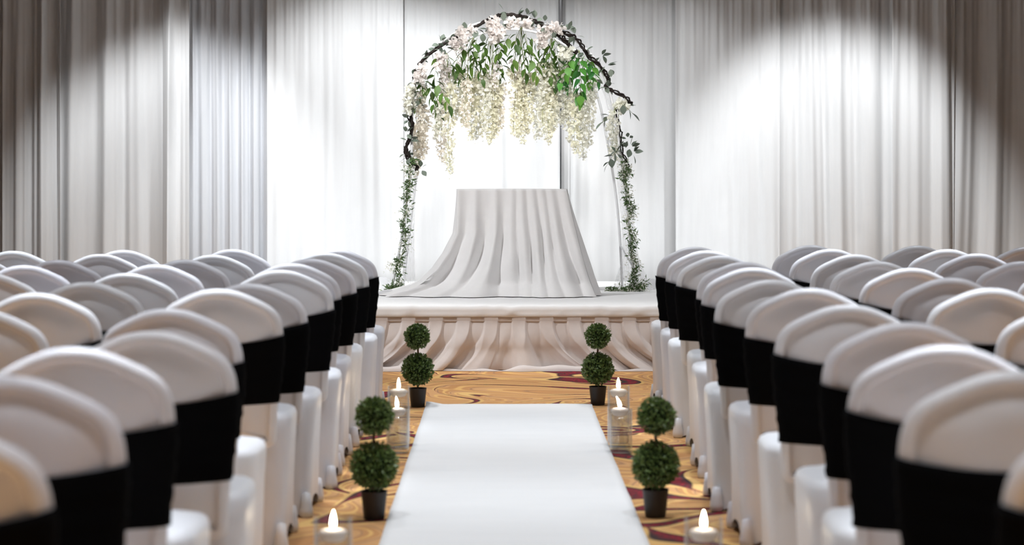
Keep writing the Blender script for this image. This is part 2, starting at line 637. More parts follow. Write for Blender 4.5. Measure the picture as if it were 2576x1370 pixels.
# cloth over the deck, its front edge hanging down a little with wrinkles
s = MB()
rows = []
prof = [(3.6, SZ), (2.4, SZ), (1.2, SZ), (0.5, SZ), (0.1, SZ), (0.03, SZ), (0.0, SZ - 0.004), (-0.014, SZ - 0.016), (-0.018, SZ - 0.04), (-0.018, SZ - 0.062), (-0.022, SZ - 0.074), (-0.018, SZ - 0.086)]
NX = 220
r_ = random.Random(5)
wr = [(r_.uniform(-SX, SX), r_.uniform(0.02, 0.07), r_.uniform(-0.007, 0.007)) for _ in range(70)]
for k, (y, z) in enumerate(prof):
    row = []
    for i in range(NX + 1):
        x = -SX + 2 * SX * i / NX
        wv = sum(a * math.exp(-((x - c) / b) ** 2) for c, b, a in wr)
        dy = wv * (1.0 if 6 <= k <= 9 else 0.15)
        dz = wv * (0.7 if k >= 5 else 0.12) + (0.004 * math.sin(1.7 * x) if k >= 10 else 0)
        row.append((x, y - abs(dy), z + (dz if k < 9 else dz * 0.3)))
    rows.append(row)
s.grid(rows, flip=True)
obj('deck_cloth', s.mesh('deck_cloth', M['deck_cloth']), stage)
# header band of the skirt, pleat by pleat
PW = 0.0993
PX0 = X(1288, SF)
s = MB()
npl = int(SX / PW) + 1
zt, zb = SZ - 0.078, SZ - 0.118
for k in range(-npl, npl):
    xa = PX0 + k * PW
    xb = xa + PW
    yo = -0.012 - (0.005 if k % 2 == 0 else 0.0)
    s.box((xa, yo, zb), (xb, 0.02, zt))
obj('skirt_header', s.mesh('skirt_header', M['skirt'], smooth=False), stage)
# the skirt: box pleats whose lower ends are pulled outwards and pool on the carpet
s = MB()
rows = []
NXS, NZS = 980, 34
r_ = random.Random(11)
jit = [r_.uniform(-1, 1) for _ in range(200)]
for j in range(NZS + 1):
    t = j / NZS
    z = lerp(zb + 0.004, 0.004, t)
    row = []
    for i in range(NXS + 1):
        x = -SX + 2 * SX * i / NXS
        q = (x - PX0) / PW
        k = math.floor(q)
        fr = q - k
        proud = (k % 2 == 0)
        e = 0.05
        # box pleat: flat panels standing forward, recessed panels between
        edge = min(fr, 1 - fr)
        ridge = smooth(0, 0.12, edge)
        j1, j2 = jit[k % 200], jit[(k * 7 + 3) % 200]
        amp = 0.012 + 0.040 * smooth(0.0, 0.85, t)
        c = math.cos(PI * (q - 0.5))
        sq = max(-1, min(1, c * lerp(7.0, 1.25, smooth(0.0, 0.55, t))))
        rnd = math.sin(PI * fr) * 0.012 * j1 * smooth(0.1, 0.6, t)
        ydepth = -0.012 - amp * 0.5 * sq + rnd
        ydepth += 0.018 * t * math.sin(2.3 * q + 2.2 * math.sin(0.9 * q) + 2 * t)
        belly = -0.035 * math.sin(PI * min(1, t * 1.02)) ** 1.5 - 0.055 * smooth(0.55, 1.0, t)
        sg = 1 if x > 0 else -1
        ax = abs(x)
        shift = sg * (0.16 * smooth(0.0, 0.22, ax) + 0.24 * ax) * t ** 2.2 * (1 + 0.15 * j1)
        shift += 0.05 * j2 * t * t * smooth(0, 1, math.sin(PI * fr))
        zz = z + 0.012 * smooth(0.9, 1.0, t) * max(0, math.sin(1.7 * q + 1)) * (1 if j1 > 0 else 0.2)
        row.append((x + shift, ydepth + belly, zz))
    rows.append(row)
s.grid(rows, flip=True)
obj('skirt', s.mesh('skirt', M['skirt']), stage)
# hem pooling on the carpet
s = MB()
rows = []
for j in range(9):
    a = PI * j / 8
    row = []
    for i in range(400):
        x = -SX + 2 * SX * i / 399
        rr = 0.016 + 0.009 * math.sin(5.3 * x + 1.1 * math.sin(11 * x)) + 0.004 * math.sin(23 * x)
        row.append((x, -0.095 - 0.02 * math.sin(7 * x + 2) - (rr * 1.8) * math.cos(a), 0.002 + rr * 1.5 * math.sin(a)))
    rows.append(row)
s.grid(rows, flip=False)
obj('skirt_hem', s.mesh('skirt_hem', M['skirt']), stage)

# ---------------------------------------------------------------- table under a long cloth
TD = 16.95
TZ = Zp(476, TD - 0.2)
tx0, tx1 = X(1150, TD - 0.2), X(1426, TD - 0.2)
tcx, thw, thd = (tx0 + tx1) / 2, (tx1 - tx0) / 2, 0.24
table = thing('high_table', (tcx, TD, SZ), 'small high table hidden under the long white cloth on the stage', 'table')
s = MB()
s.box((-thw + 0.01, -thd + 0.01, TZ - SZ - 0.03), (thw - 0.01, thd - 0.01, TZ - SZ - 0.005))
obj('table_top', s.mesh('table_top', M['grey_metal'], smooth=False), table)
lm = MB()
lm.tube([(0, 0, 0.003), (0, 0, TZ - SZ - 0.03)], 0.014, 10)
lme = lm.mesh('leg', M['grey_metal'])
for sx in (-1, 1):
    for sy in (-1, 1):
        obj('leg', lme, table, (sx * (thw - 0.05), sy * (thd - 0.05), 0))

# the cloth: a loft from the table edge to the puddled hem, folds growing downwards
s = MB()
NP, NT = 420, 46
hgt = TZ - SZ


def rect_pt(a, hx, hy, rad):
    """rounded rectangle by angle-like parameter a in 0..1, starting at rear centre, going left-front-right"""
    L = [(0, hy), (-hx, hy), (-hx, -hy), (hx, -hy), (hx, hy), (0, hy)]
    seg = [math.dist(L[i], L[i + 1]) for i in range(5)]
    tot = sum(seg)
    q = a * tot
    for i in range(5):
        if q <= seg[i] or i == 4:
            t = min(1, q / seg[i])
            return lerp(L[i][0], L[i + 1][0], t), lerp(L[i][1], L[i + 1][1], t)
        q -= seg[i]


fr_ = random.Random(21)
# fold crests along the front edge: position across the top (-1..1), strength
creases = [(-0.97, 0.6), (-0.66, 0.9), (-0.30, 0.9), (0.00, 0.8), (0.17, 1.0), (0.36, 1.1), (0.53, 0.9), (0.70, 1.0), (0.92, 0.8)]


def fold(xn, w_):
    v = 0
    for c, a in creases:
        v = max(v, a * math.exp(-((xn - c) / w_) ** 2))
    return v


LFLARE = [(0, 0), (0.42, 0.02), (0.6, 0.17), (0.75, 0.36), (0.87, 0.6), (0.95, 0.85), (1.0, 1.0)]
RFLARE = [(0, 0), (0.3, 0.13), (0.6, 0.27), (0.8, 0.38), (1.0, 0.52)]


ring_top = []
rows = []
for j in range(NT + 1):
    t = j / NT
    row = []
    for i in range(NP):
        a = i / NP
        x, y = rect_pt(a, thw, thd, 0.02)
        xn = x / thw
        # outward direction
        fl = t ** 1.6
        if xn < 0:
            x2 = x * (1 + interp(LFLARE, t))
            x2 -= thw * 0.30 * smooth(0.90, 1.0, t) * smooth(-0.2, -1.0, xn)
        else:
            x2 = x * (1 + interp(RFLARE, t))
        front = y < -thd * 0.99
        y2 = y * (1 + (0.85 if y < 0 else 0.15) * fl)
        amp = 0.018 + 0.12 * smooth(0.0, 0.8, t)
        if front:
            fo = fold(xn + 0.03 * math.sin(5 * t + 8 * xn) * t, 0.07 + 0.085 * t)
            y2 -= amp * (fo - 0.5) + 0.10 * smooth(0.86, 1.0, t)
            y2 -= 0.045 * smooth(0.5, 0.9, t) * math.sin(7.0 * xn + 1.0 + 3.5 * t)
        else:
            sgn = 1 if x > 0 else -1
            x2 += sgn * amp * 0.35 * math.sin(9 * (y / thd) + 1) * (abs(y) < thd * 0.99)
        z = hgt * (1 - t)
        if t > 0.94:
            z = max(z, 0.004)
        # rounded shoulder at the table edge
        if j == 0:
            z = hgt
        row.append((x2, y2, z + 0.002))
    rows.append(row)
s.grid(rows, True)
# top
b = len(s.v)
s.v.append((0, 0, hgt + 0.005))
for i in range(NP):
    s.face((b, (i + 1) % NP, i))
tc = obj('table_cloth', s.mesh('table_cloth', M['cloth']))
tc.location = (tcx, TD, SZ)
tag(tc, 'long off-white cloth draped to the stage over the high table', 'tablecloth')

# ---------------------------------------------------------------- arch
AD = 17.35
pxm = F / AD


def AP(px, py, dd=0.0):
    v = P(px, py, AD)
    v.y += dd
    return v


def rel(v, o):
    return Vector(v) - Vector(o)


arch_base = Vector((X(1295, AD), AD, SZ))
arch = thing('wedding_arch', arch_base, 'white metal tube arch with tilted legs on the stage', 'arch')
front_px = [(984, 738), (1000, 655), (1016, 560), (1030, 450), (1035, 385), (1037, 300), (1043, 220), (1062, 162), (1105, 112), (1160, 76), (1215, 56), (1270, 48), (1330, 52), (1385, 68), (1440, 96), (1482, 132), (1515, 180), (1536, 240), (1550, 310), (1563, 400), (1574, 490), (1584, 590), (1592, 670), (1598, 738)]
back_px = [(1008, 722), (1018, 640), (1030, 540), (1042, 440), (1050, 350), (1056, 270), (1066, 205), (1090, 155), (1130, 118), (1180, 88), (1230, 72), (1280, 66), (1330, 70), (1380, 84), (1425, 108), (1462, 146), (1492, 196), (1514, 260), (1530, 340), (1546, 430), (1558, 520), (1566, 620), (1571, 722)]
for nm, pp, dy in (('front_hoop', front_px, 0.0), ('rear_hoop', back_px, 0.36)):
    s = MB()
    pts = [rel(AP(a, b, dy), arch_base) for a, b in pp]
    for e in (0, -1):
        pts[e].z = 0.006
    s.tube(catmull(pts, 5), 0.0105, 10)
    obj(nm, s.mesh(nm, M['white_metal']), arch)
for i, k in ((1, 1), (4, 4), (9, 9), (14, 13), (19, 18), (22, 21)):
    s = MB()
    s.tube([rel(AP(*front_px[i]), arch_base), rel(AP(*back_px[k], 0.36), arch_base)], 0.007, 8)
    obj('crossbar', s.mesh('crossbar', M['white_metal']), arch)


# leaves
def leaf_mesh(name, L, W, m, bend=0.15, tip=1.6, fold_=0.25):
    n = 5
    v, f = [], []
    for i in range(n + 1):
        t = i / n
        wd = W * 0.5 * math.sin(PI * t ** (1 / tip if tip else 1)) if 0 < i < n else 0.0
        z = -bend * L * t * t
        v += [(-wd, L * t, z + fold_ * wd), (0, L * t, z), (wd, L * t, z + fold_ * wd)]
    for i in range(n):
        a = i * 3
        f += [(a, a + 1, a + 4, a + 3), (a + 1, a + 2, a + 5, a + 4)]
    return make_mesh(name, v, f, m)


LEAF = [leaf_mesh('leaf', 0.082, 0.044, M['leaf'], 0.2, 1.3), leaf_mesh('leaf', 0.070, 0.036, M['leaf'], 0.3, 1.3)]
IVY = [leaf_mesh('leaf', 0.076, 0.058, M['ivy'], 0.2, 1.7)]
EUC = [leaf_mesh('leaf', 0.074, 0.050, M['eucalyptus'], 0.1, 1.0, 0.15), leaf_mesh('leaf', 0.06, 0.044, M['eucalyptus'], 0.2, 1.0, 0.15)]


def add_leaf(parent, me, at, direction, roll=0.0, scale=1.0):
    d = Vector(direction).normalized()
    q = d.to_track_quat('Y', 'Z')
    o = obj('leaf', me, parent)
    o.rotation_mode = 'QUATERNION'
    o.rotation_quaternion = q @ Euler((0, roll, 0)).to_quaternion()
    o.location = at
    o.scale = (scale, scale, scale)
    return o


def petals(s, centre, r, n, size, rng, m=0):
    """a floret: bent petals around a point"""
    for _ in range(n):
        d = Vector((rng.gauss(0, 1), rng.gauss(0, 1), rng.gauss(0, 1) - 0.15))
        if d.length < 1e-3:
            continue
        d.normalize()
        a = d.orthogonal().normalized()
        a = a.lerp(d.cross(a), rng.random()).normalized()
        c = d.cross(a)
        p0 = Vector(centre) + d * r * 0.2
        sz = size * rng.uniform(0.75, 1.25)
        b = len(s.v)
        w_ = sz * 0.46
        up_ = c * sz * 0.2
        s.v += [p0, p0 + d * sz * 0.35 + a * w_ * 0.8 + up_ * 0.6, p0 + d * sz * 0.8 + a * w_ * 0.75 + up_, p0 + d * sz + up_ * 0.4, p0 + d * sz * 0.8 - a * w_ * 0.75 + up_, p0 + d * sz * 0.35 - a * w_ * 0.8 + up_ * 0.6]
        s.face((b, b + 1, b + 2, b + 3), m)
        s.face((b, b + 3, b + 4, b + 5), m)


def strand(parent, top, length, width, matp, rng, dens=1.0, sway=0.02):
    """one hanging wisteria raceme: thin stem plus its florets"""
    s = MB()
    n = max(4, int(length / 0.05))
    pts = []
    sx, sy = rng.uniform(-sway, sway), rng.uniform(-sway, sway)
    for i in range(n + 1):
        t = i / n
        pts.append(Vector(top) + Vector((sx * math.sin(PI * t) + 0.006 * math.sin(7 * t + top[0] * 9), sy * t, -length * t)))
    s.tube(pts, [lerp(0.003, 0.0012, i / n) for i in range(n + 1)], 5)
    st = obj('flower_stem', s.mesh('flower_stem', M['stem']), parent)
    s = MB()
    k = int(length * 165 * dens)
    for q in range(k):
        t = 0.03 + 0.95 * (q + rng.random()) / k
        f_ = t * n
        i0 = min(n - 1, int(f_))
        c = pts[i0].lerp(pts[i0 + 1], f_ - i0)
        env = 0.5 * width * (1 - 0.55 * smooth(0.62, 1.0, t)) * (0.65 + 0.35 * smooth(0.0, 0.12, t))
        ang = rng.uniform(0, 2 * PI)
        rr = env * (0.35 + 0.65 * math.sqrt(rng.random()))
        c = c + Vector((math.cos(ang) * rr, math.sin(ang) * rr, -0.012))
        petals(s, c, 0.004, 3, 0.034 * (1 - 0.35 * t), rng)
    # buds at the tip
    for q in range(5):
        c = pts[-1] + Vector((rng.uniform(-0.02, 0.02), rng.uniform(-0.02, 0.02), rng.uniform(-0.045, 0.0)))
        petals(s, c, 0.001, 1, 0.009, rng)
    o = obj('blossoms', s.mesh('blossoms', matp, smooth=False), st)
    tag(o, kind='stuff')
    return o


MPET = {'c': M['petal_cream'], 'w': M['petal_white'], 'p': M['petal_peach'], 'b': M['petal_blush']}


def bunch(px, py, label, strands, leaves, lm, seed, dd=0.1, spread=45, droop=70):
    rng = random.Random(seed)
    base = AP(px, py, dd)
    o = thing('wisteria_bunch', base, label, 'flowers', 'wisteria bunches hanging from the arch')
    # gathering stem
    for (sx, st, sb, wpx, mk) in strands:
        top = rel(AP(sx, st, dd + rng.uniform(-0.10, 0.10)), base)
        strand(o, top, (sb - st) / pxm, wpx / pxm, MPET[mk], rng)
        s = MB()
        mid = Vector((top.x * 0.5 + rng.uniform(-.02, .02), top.y * 0.4, top.z * 0.45))
        s.tube(catmull([Vector((0, 0, 0)), mid, top], 4), 0.0025, 5)
        obj('stalk', s.mesh('stalk', M['stem']), o)
    # leaf sprays: twigs with paired leaves
    for (lx, ly, ang, ln, nl) in leaves:
        p0 = rel(AP(lx, ly, dd + rng.uniform(-0.14, 0.02)), base)
        a = math.radians(ang)
        d = Vector((math.sin(a), rng.uniform(-0.35, 0.1), -math.cos(a))).normalized()
        Lm = ln / pxm
        s = MB()
        pts = [p0 + d * Lm * t + Vector((0, 0, -0.03 * t * t)) for t in (0, .25, .5, .75, 1)]
        s.tube(pts, 0.0018, 4)
        tw = obj('twig', s.mesh('twig', M['stem']), o)
        for q in range(nl):
            t = (q + 0.6) / nl
            c = p0 + d * Lm * t + Vector((0, 0, -0.03 * t * t))
            side = 1 if q % 2 else -1
            lat = d.cross(Vector((0, 1, 0))).normalized() * side
            dr = (d * rng.uniform(0.5, 0.9) + lat * rng.uniform(0.5, 1.0) + Vector((0, rng.uniform(-0.5, 0.3), rng.uniform(-0.5, 0.05)))).normalized()
            if q == nl - 1:
                dr = d + Vector((0, 0, -0.3))
            add_leaf(tw, rng.choice(lm), c, dr, rng.uniform(-0.7, 0.7), rng.uniform(1.0, 1.3))
    return o


bunch(1062, 175, 'peach wisteria bunch with green leaves at the left shoulder of the arch',
      [(1062, 215, 330, 20, 'p'), (1066, 260, 392, 24, 'p'), (1046, 300, 420, 28, 'p'), (1052, 195, 270, 20, 'b'), (1050, 330, 440, 22, 'p')],
      [(1055, 190, 40, 95, 9), (1075, 195, 15, 80, 8), (1090, 190, 30, 85, 8), (1098, 235, 5, 60, 7), (1070, 205, -25, 60, 6)], LEAF, 31)
bunch(1120, 130, 'long cream wisteria bunch whose two strands hang lowest of all',
      [(1132, 200, 436, 30, 'c'), (1110, 235, 408, 28, 'p'), (1098, 260, 345, 20, 'w'), (1142, 175, 300, 26, 'w'), (1118, 160, 240, 22, 'b'), (1125, 150, 205, 26, 'b')],
      [(1118, 125, 20, 70, 7), (1105, 140, -15, 60, 6), (1140, 150, 25, 60, 6)], LEAF, 32)
bunch(1190, 92, 'cream wisteria bunch with green leaves, third from the left end of the arch',
      [(1165, 175, 315, 28, 'c'), (1186, 180, 352, 30, 'c'), (1208, 170, 340, 30, 'c'), (1158, 110, 190, 34, 'b'), (1196, 190, 345, 26, 'w'), (1176, 190, 320, 26, 'p')],
      [(1180, 95, 10, 75, 9), (1200, 95, -10, 70, 8), (1172, 110, -30, 60, 7), (1195, 140, 20, 60, 7), (1170, 140, 0, 65, 6)], LEAF, 33)
bunch(1240, 70, 'dense cream wisteria bunch just left of the gap in the middle of the arch',
      [(1230, 175, 358, 30, 'c'), (1248, 185, 335, 28, 'c'), (1258, 195, 322, 24, 'p'), (1238, 150, 215, 34, 'b'), (1216, 190, 330, 26, 'w'), (1240, 190, 345, 30, 'c')],
      [(1232, 85, -10, 80, 9), (1250, 90, 10, 80, 9), (1225, 105, -25, 60, 7), (1242, 130, 15, 60, 7)], LEAF, 34)
bunch(1312, 62, 'dense cream wisteria bunch just right of the gap in the middle of the arch',
      [(1292, 165, 335, 28, 'c'), (1312, 165, 362, 30, 'c'), (1302, 175, 340, 30, 'p'), (1332, 175, 312, 28, 'c'), (1348, 180, 350, 30, 'w'), (1322, 175, 335, 30, 'c'), (1296, 140, 200, 34, 'b')],
      [(1300, 80, -8, 75, 9), (1322, 78, 8, 80, 9), (1285, 85, -35, 60, 7), (1335, 90, 35, 70, 8), (1312, 110, 10, 70, 8), (1340, 130, 10, 60, 6)], LEAF, 35)
bunch(1388, 88, 'pale cream wisteria bunch with dark leaves, second from the right end of the arch',
      [(1365, 150, 320, 30, 'c'), (1378, 165, 360, 30, 'c'), (1396, 165, 318, 28, 'w'), (1412, 130, 308, 24, 'w'), (1370, 170, 345, 28, 'w'), (1388, 150, 330, 28, 'c'), (1405, 160, 300, 26, 'w')],
      [(1378, 95, -15, 75, 9), (1396, 95, 10, 75, 9), (1385, 110, 0, 80, 9), (1405, 105, 30, 50, 6), (1392, 150, 5, 60, 7)], LEAF, 36)
bunch(1458, 125, 'white wisteria bunch topped with bright green ivy at the right shoulder of the arch',
      [(1436, 210, 352, 28, 'w'), (1450, 225, 385, 30, 'c'), (1468, 230, 398, 28, 'w'), (1480, 205, 365, 28, 'w'), (1460, 220, 350, 34, 'w'), (1425, 170, 290, 24, 'w'), (1490, 180, 260, 22, 'w'), (1428, 120, 165, 34, 'w')],
      [(1450, 130, -15, 80, 10), (1470, 135, 15, 75, 10), (1440, 140, -25, 70, 8), (1460, 140, 0, 95, 11), (1478, 145, 25, 60, 8), (1455, 200, 5, 50, 6)], IVY, 37)
bunch(1556, 255, 'short white flower cluster on the upper right leg of the arch',
      [(1556, 252, 282, 30, 'w'), (1545, 275, 340, 26, 'w'), (1540, 310, 385, 28, 'w'), (1552, 340, 400, 22, 'w')],
      [(1560, 262, 60, 35, 4), (1535, 288, -60, 25, 3), (1552, 375, -40, 45, 6)], EUC, 38, dd=-0.03)

# the dark twisted vine with grey-green leaves on top of the arch
vb = AP(1270, 40)
vine = thing('twig_garland', vb, 'dark twisted twig garland with grey-green leaves wound over the arch', 'garland')
vA = [(1050, 425), (1035, 408), (1020, 380), (1028, 352), (1036, 325), (1031, 285), (1037, 240), (1043, 195), (1058, 158), (1088, 130), (1122, 108), (1152, 90), (1192, 70), (1222, 52), (1262, 38), (1306, 42), (1346, 56), (1384, 74), (1412, 92), (1436, 118), (1452, 132)]
vB = [(1380, 70), (1412, 80), (1442, 92), (1462, 112), (1478, 140), (1502, 158), (1526, 186), (1530, 205), (1524, 218), (1548, 232), (1572, 245), (1588, 262)]
vC = [(1548, 278), (1556, 310), (1562, 340), (1563, 375), (1574, 402), (1580, 420)]
vr = random.Random(3)
vinepts = []
for path, rad, nst in ((vA, 0.0105, 4), (vB, 0.009, 3), (vC, 0.007, 2)):
    base = [rel(AP(a, b, -0.015), vb) for a, b in path]
    cp = catmull(base, 6)
    vinepts.append(cp)
    for q in range(nst):
        s = MB()
        ph = q * 2 * PI / nst
        pts = []
        rads = []
        for i, p in enumerate(cp):
            a = i * 0.55 + ph
            rr = rad * (1.0 + 0.5 * math.sin(i * 0.7 + q))
            pts.append(p + Vector((math.cos(a) * rr, math.sin(a) * rr, math.sin(a + 0.7) * rr)) + Vector((vr.uniform(-1, 1), vr.uniform(-1, 1), vr.uniform(-1, 1))) * 0.0035)
            rads.append(rad * vr.uniform(0.55, 1.0))
        s.tube(pts, rads, 6)
        obj('vine_stem', s.mesh('vine_stem', M['twig']), vine)
# loose thin twigs
for q in range(34):
    cp = vinepts[q % 2]
    p = cp[vr.randrange(len(cp))]
    d = Vector((vr.uniform(-1, 1), vr.uniform(-0.6, 0.6), vr.uniform(-0.7, 1))).normalized()
    s = MB()
    L_ = vr.uniform(0.03, 0.09)
    s.tube([p, p + d * L_ * 0.5 + Vector((0, 0, 0.006)), p + d * L_], [0.0022, 0.0015, 0.0007], 4)
    obj('twig', s.mesh('twig', M['twig']), vine)
# leaf clusters at given places
for (lx, ly, n, rad, sc_) in ((1085, 128, 3, 16, 1.0), (1075, 122, 2, 8, 1.0), (1110, 112, 5, 16, 1.0), (1132, 104, 5, 14, 1.0), (1120, 120, 4, 14, 1.1), (1060, 150, 2, 10, 0.9), (1046, 170, 3, 10, 0.9), (1042, 205, 4, 12, 0.9), (1044, 250, 5, 13, 0.9), (1046, 270, 4, 10, 0.9), (1030, 300, 3, 12, 0.9), (1022, 335, 4, 12, 0.9), (1028, 355, 3, 14, 0.9), (1020, 385, 2, 12, 0.9), (1058, 425, 3, 14, 0.9), (1030, 395, 3, 10, 0.8),
                          (1170, 82, 4, 16, 1.0), (1200, 72, 4, 14, 1.0), (1215, 80, 4, 14, 1.1), (1250, 40, 4, 14, 0.9), (1268, 28, 3, 8, 1.0), (1262, 55, 4, 12, 1.0), (1300, 40, 5, 16, 1.0), (1325, 40, 4, 10, 1.0), (1345, 50, 4, 12, 1.0), (1370, 58, 4, 12, 1.0), (1355, 70, 3, 10, 1.0), (1400, 75, 3, 12, 0.9), (1430, 80, 5, 12, 1.0), (1448, 90, 5, 12, 1.0), (1470, 130, 4, 10, 1.0), (1475, 150, 3, 10, 0.9),
                          (1512, 142, 4, 12, 1.0), (1525, 165, 4, 12, 1.1), (1535, 172, 2, 8, 1.0), (1520, 215, 5, 14, 0.9), (1532, 222, 5, 14, 0.9), (1580, 255, 4, 10, 0.8), (1572, 262, 3, 10, 0.7), (1528, 290, 3, 10, 0.8), (1560, 372, 4, 14, 0.9), (1585, 370, 5, 14, 1.0), (1592, 385, 5, 14, 1.0), (1550, 385, 4, 14, 0.9), (1580, 350, 4, 14, 0.7)):
    for q in range(n):
        a = vr.uniform(0, 2 * PI)
        p = rel(AP(lx + math.cos(a) * rad * 0.35, ly + math.sin(a) * rad * 0.35, vr.uniform(-0.06, 0.02)), vb)
        d = Vector((math.cos(a), vr.uniform(-0.7, 0.2), -math.sin(a)))
        add_leaf(vine, vr.choice(EUC), p, d, vr.uniform(-1.0, 1.0), sc_ * vr.uniform(0.85, 1.1))
# blush blossoms tucked into the garland
for (lx, ly, rx, ry, n, mk) in ((1172, 78, 22, 10, 60, 'b'), (1152, 108, 16, 16, 60, 'b'), (1240, 66, 14, 22, 90, 'b'), (1255, 78, 12, 16, 50, 'b'), (1240, 95, 10, 14, 40, 'b'), (1290, 58, 14, 8, 40, 'b'), (1328, 60, 12, 9, 40, 'b'), (1370, 82, 14, 16, 60, 'b'), (1362, 104, 10, 12, 40, 'b'), (1398, 72, 18, 9, 50, 'b'), (1420, 130, 16, 16, 70, 'w'), (1108, 152, 12, 18, 60, 'b'), (1062, 180, 14, 12, 50, 'b'), (1052, 200, 9, 11, 40, 'b'), (1030, 262, 12, 22, 70, 'w'), (1034, 225, 8, 16, 40, 'w'), (1562, 262, 18, 9, 50, 'w')):
    s = MB()
    for q in range(n // 2):
        a = vr.uniform(0, 2 * PI)
        rr = math.sqrt(vr.random())
        p = rel(AP(lx + math.cos(a) * rr * rx, ly + math.sin(a) * rr * ry, vr.uniform(-0.09, -0.02)), vb)
        petals(s, p, 0.004, 3, 0.040, vr)
    tag(obj('blossom_cluster', s.mesh('blossom_cluster', MPET[mk], smooth=False), vine), kind='stuff')


# slender leafy garlands down the two legs
def leg_garland(path, extra, label, seed, tuft):
    rng = random.Random(seed)
    base = AP(*path[-1])
    base.z = SZ
    o = thing('leaf_garland', base, label, 'garland')
    cp = catmull([rel(AP(a, b, -0.03), base) for a, b in path], 10)
    s = MB()
    s.tube([p + Vector((math.sin(i * 0.6) * 0.008, 0, 0)) for i, p in enumerate(cp)], 0.0028, 5)
    for ex in extra:
        pp = catmull([Vector((rel(AP(a, 740), base).x, dy, dz)) for a, dy, dz in ex], 6)
        s.tube(pp, 0.003, 5)
        cp = cp + pp
    obj('garland_stem', s.mesh('garland_stem', M['stem']), o)
    lf, fl = MB(), MB()

    def tiny(sb, p, d, L_, W_):
        d = d.normalized()
        a = d.cross(Vector((rng.uniform(-1, 1), rng.uniform(-1, 1), rng.uniform(-1, 1))))
        if a.length < 1e-4:
            return
        a.normalize()
        c = a.cross(d) * L_ * 0.12
        b = len(sb.v)
        sb.v += [p, p + d * L_ * 0.5 + a * W_ * 0.5 + c, p + d * L_, p + d * L_ * 0.5 - a * W_ * 0.5 + c]
        sb.face((b, b + 1, b + 2))
        sb.face((b, b + 2, b + 3))

    for i, p in enumerate(cp):
        dens = 0.45 + 0.55 * math.sin(i * 0.23 + seed) + 0.35 * math.sin(i * 0.61)
        for q in range(max(1, int(3 + 5 * dens))):
            pp = p + Vector((rng.gauss(0, 0.016), rng.gauss(0, 0.016), rng.gauss(0, 0.016)))
            pp.z = max(pp.z, 0.005)
            d = Vector((rng.gauss(0, 1), rng.gauss(0, 0.6), rng.gauss(-0.2, 0.8)))
            if pp.z < 0.03:
                d.z = abs(d.z) * 0.5
            tiny(lf, pp, d, rng.uniform(0.028, 0.052), rng.uniform(0.009, 0.015))
        if math.sin(i * 0.37 + seed * 2) > -0.25:
            for q in range(7):
                pp = p + Vector((rng.gauss(0, 0.028), rng.gauss(0, 0.025), rng.gauss(0, 0.025)))
                pp.z = max(pp.z, 0.008)
                petals(fl, pp, 0.001, 2, 0.012, rng)
    for (tx, ty, tn) in tuft:
        for q in range(tn):
            pp = rel(AP(tx + rng.gauss(0, 9), ty + rng.gauss(0, 8), rng.uniform(-0.05, 0.02)), base)
            pp.z = max(pp.z, 0.008)
            petals(fl, pp, 0.002, 2, 0.016, rng)
    tag(obj('small_leaves', lf.mesh('small_leaves', M['small_leaf'], smooth=False), o), kind='stuff')
    tag(obj('small_flowers', fl.mesh('small_flowers', M['petal_white'], smooth=False), o), kind='stuff')
    return o


leg_garland([(1040, 402), (1030, 425), (1032, 455), (1022, 490), (1024, 520), (1016, 560), (1022, 600), (1014, 640), (1000, 668), (1006, 700), (1000, 725), (998, 738)],
            [[(998, 0, 0.03), (1015, -0.06, 0.03), (1035, -0.04, 0.012), (1055, 0.0, 0.012)], [(998, -0.02, 0.02), (985, -0.08, 0.03), (975, -0.02, 0.02)], [(1064, 0, 0.012), (1074, -0.02, 0.05), (1086, -0.02, 0.085)]],
            'slender green garland with tiny white flowers on the left leg of the arch', 2, [(1028, 425, 40), (988, 670, 30), (985, 732, 60), (1010, 728, 60), (1035, 735, 30)])
leg_garland([(1566, 405), (1580, 425), (1570, 440), (1578, 470), (1577, 505), (1590, 530), (1578, 560), (1592, 600), (1588, 640), (1600, 670), (1592, 700), (1600, 730)],
            [[(1600, 0, 0.02), (1580, -0.07, 0.015), (1555, -0.03, 0.012), (1532, -0.02, 0.012)], [(1598, 0, 0.03), (1612, -0.07, 0.04), (1622, -0.03, 0.07), (1612, 0.04, 0.03), (1590, 0.05, 0.012), (1570, 0.0, 0.012)]],
            'slender green garland with pale flowers on the right leg, coiled on the stage', 4, [(1572, 430, 40), (1580, 550, 30), (1592, 690, 30), (1538, 735, 25)])


# sheer white fabric tied to the arch and pooling on the stage
def sheer(name, left, right, dy, label, folds, seed):
    rng = random.Random(seed)
    n = len(left)
    L1 = catmull([AP(a, b, dy) for a, b in left], 6)
    R1 = catmull([AP(a, b, dy) for a, b in right], 6)
    rows = []
    K = 40
    for j, (a, b) in enumerate(zip(L1, R1)):
        row = []
        t = j / (len(L1) - 1)
        for i in range(K + 1):
            u = i / K
            p = a.lerp(b, u)
            wv = math.sin(2 * PI * folds * u + 1.5 * math.sin(3 * t + seed)) + 0.4 * math.sin(2 * PI * folds * 2.3 * u + seed)
            p = p + Vector((0, wv * 0.022 * min(1.0, (b - a).length / 0.1 + 0.2), 0))
            p.z = max(p.z, SZ + 0.004 + 0.004 * (1 + wv))
            row.append(p)
        rows.append(row)
    s = MB()
    s.grid(rows)
    o = obj(name, s.mesh(name, M['sheer_thin']))
    return tag(o, label, 'fabric')


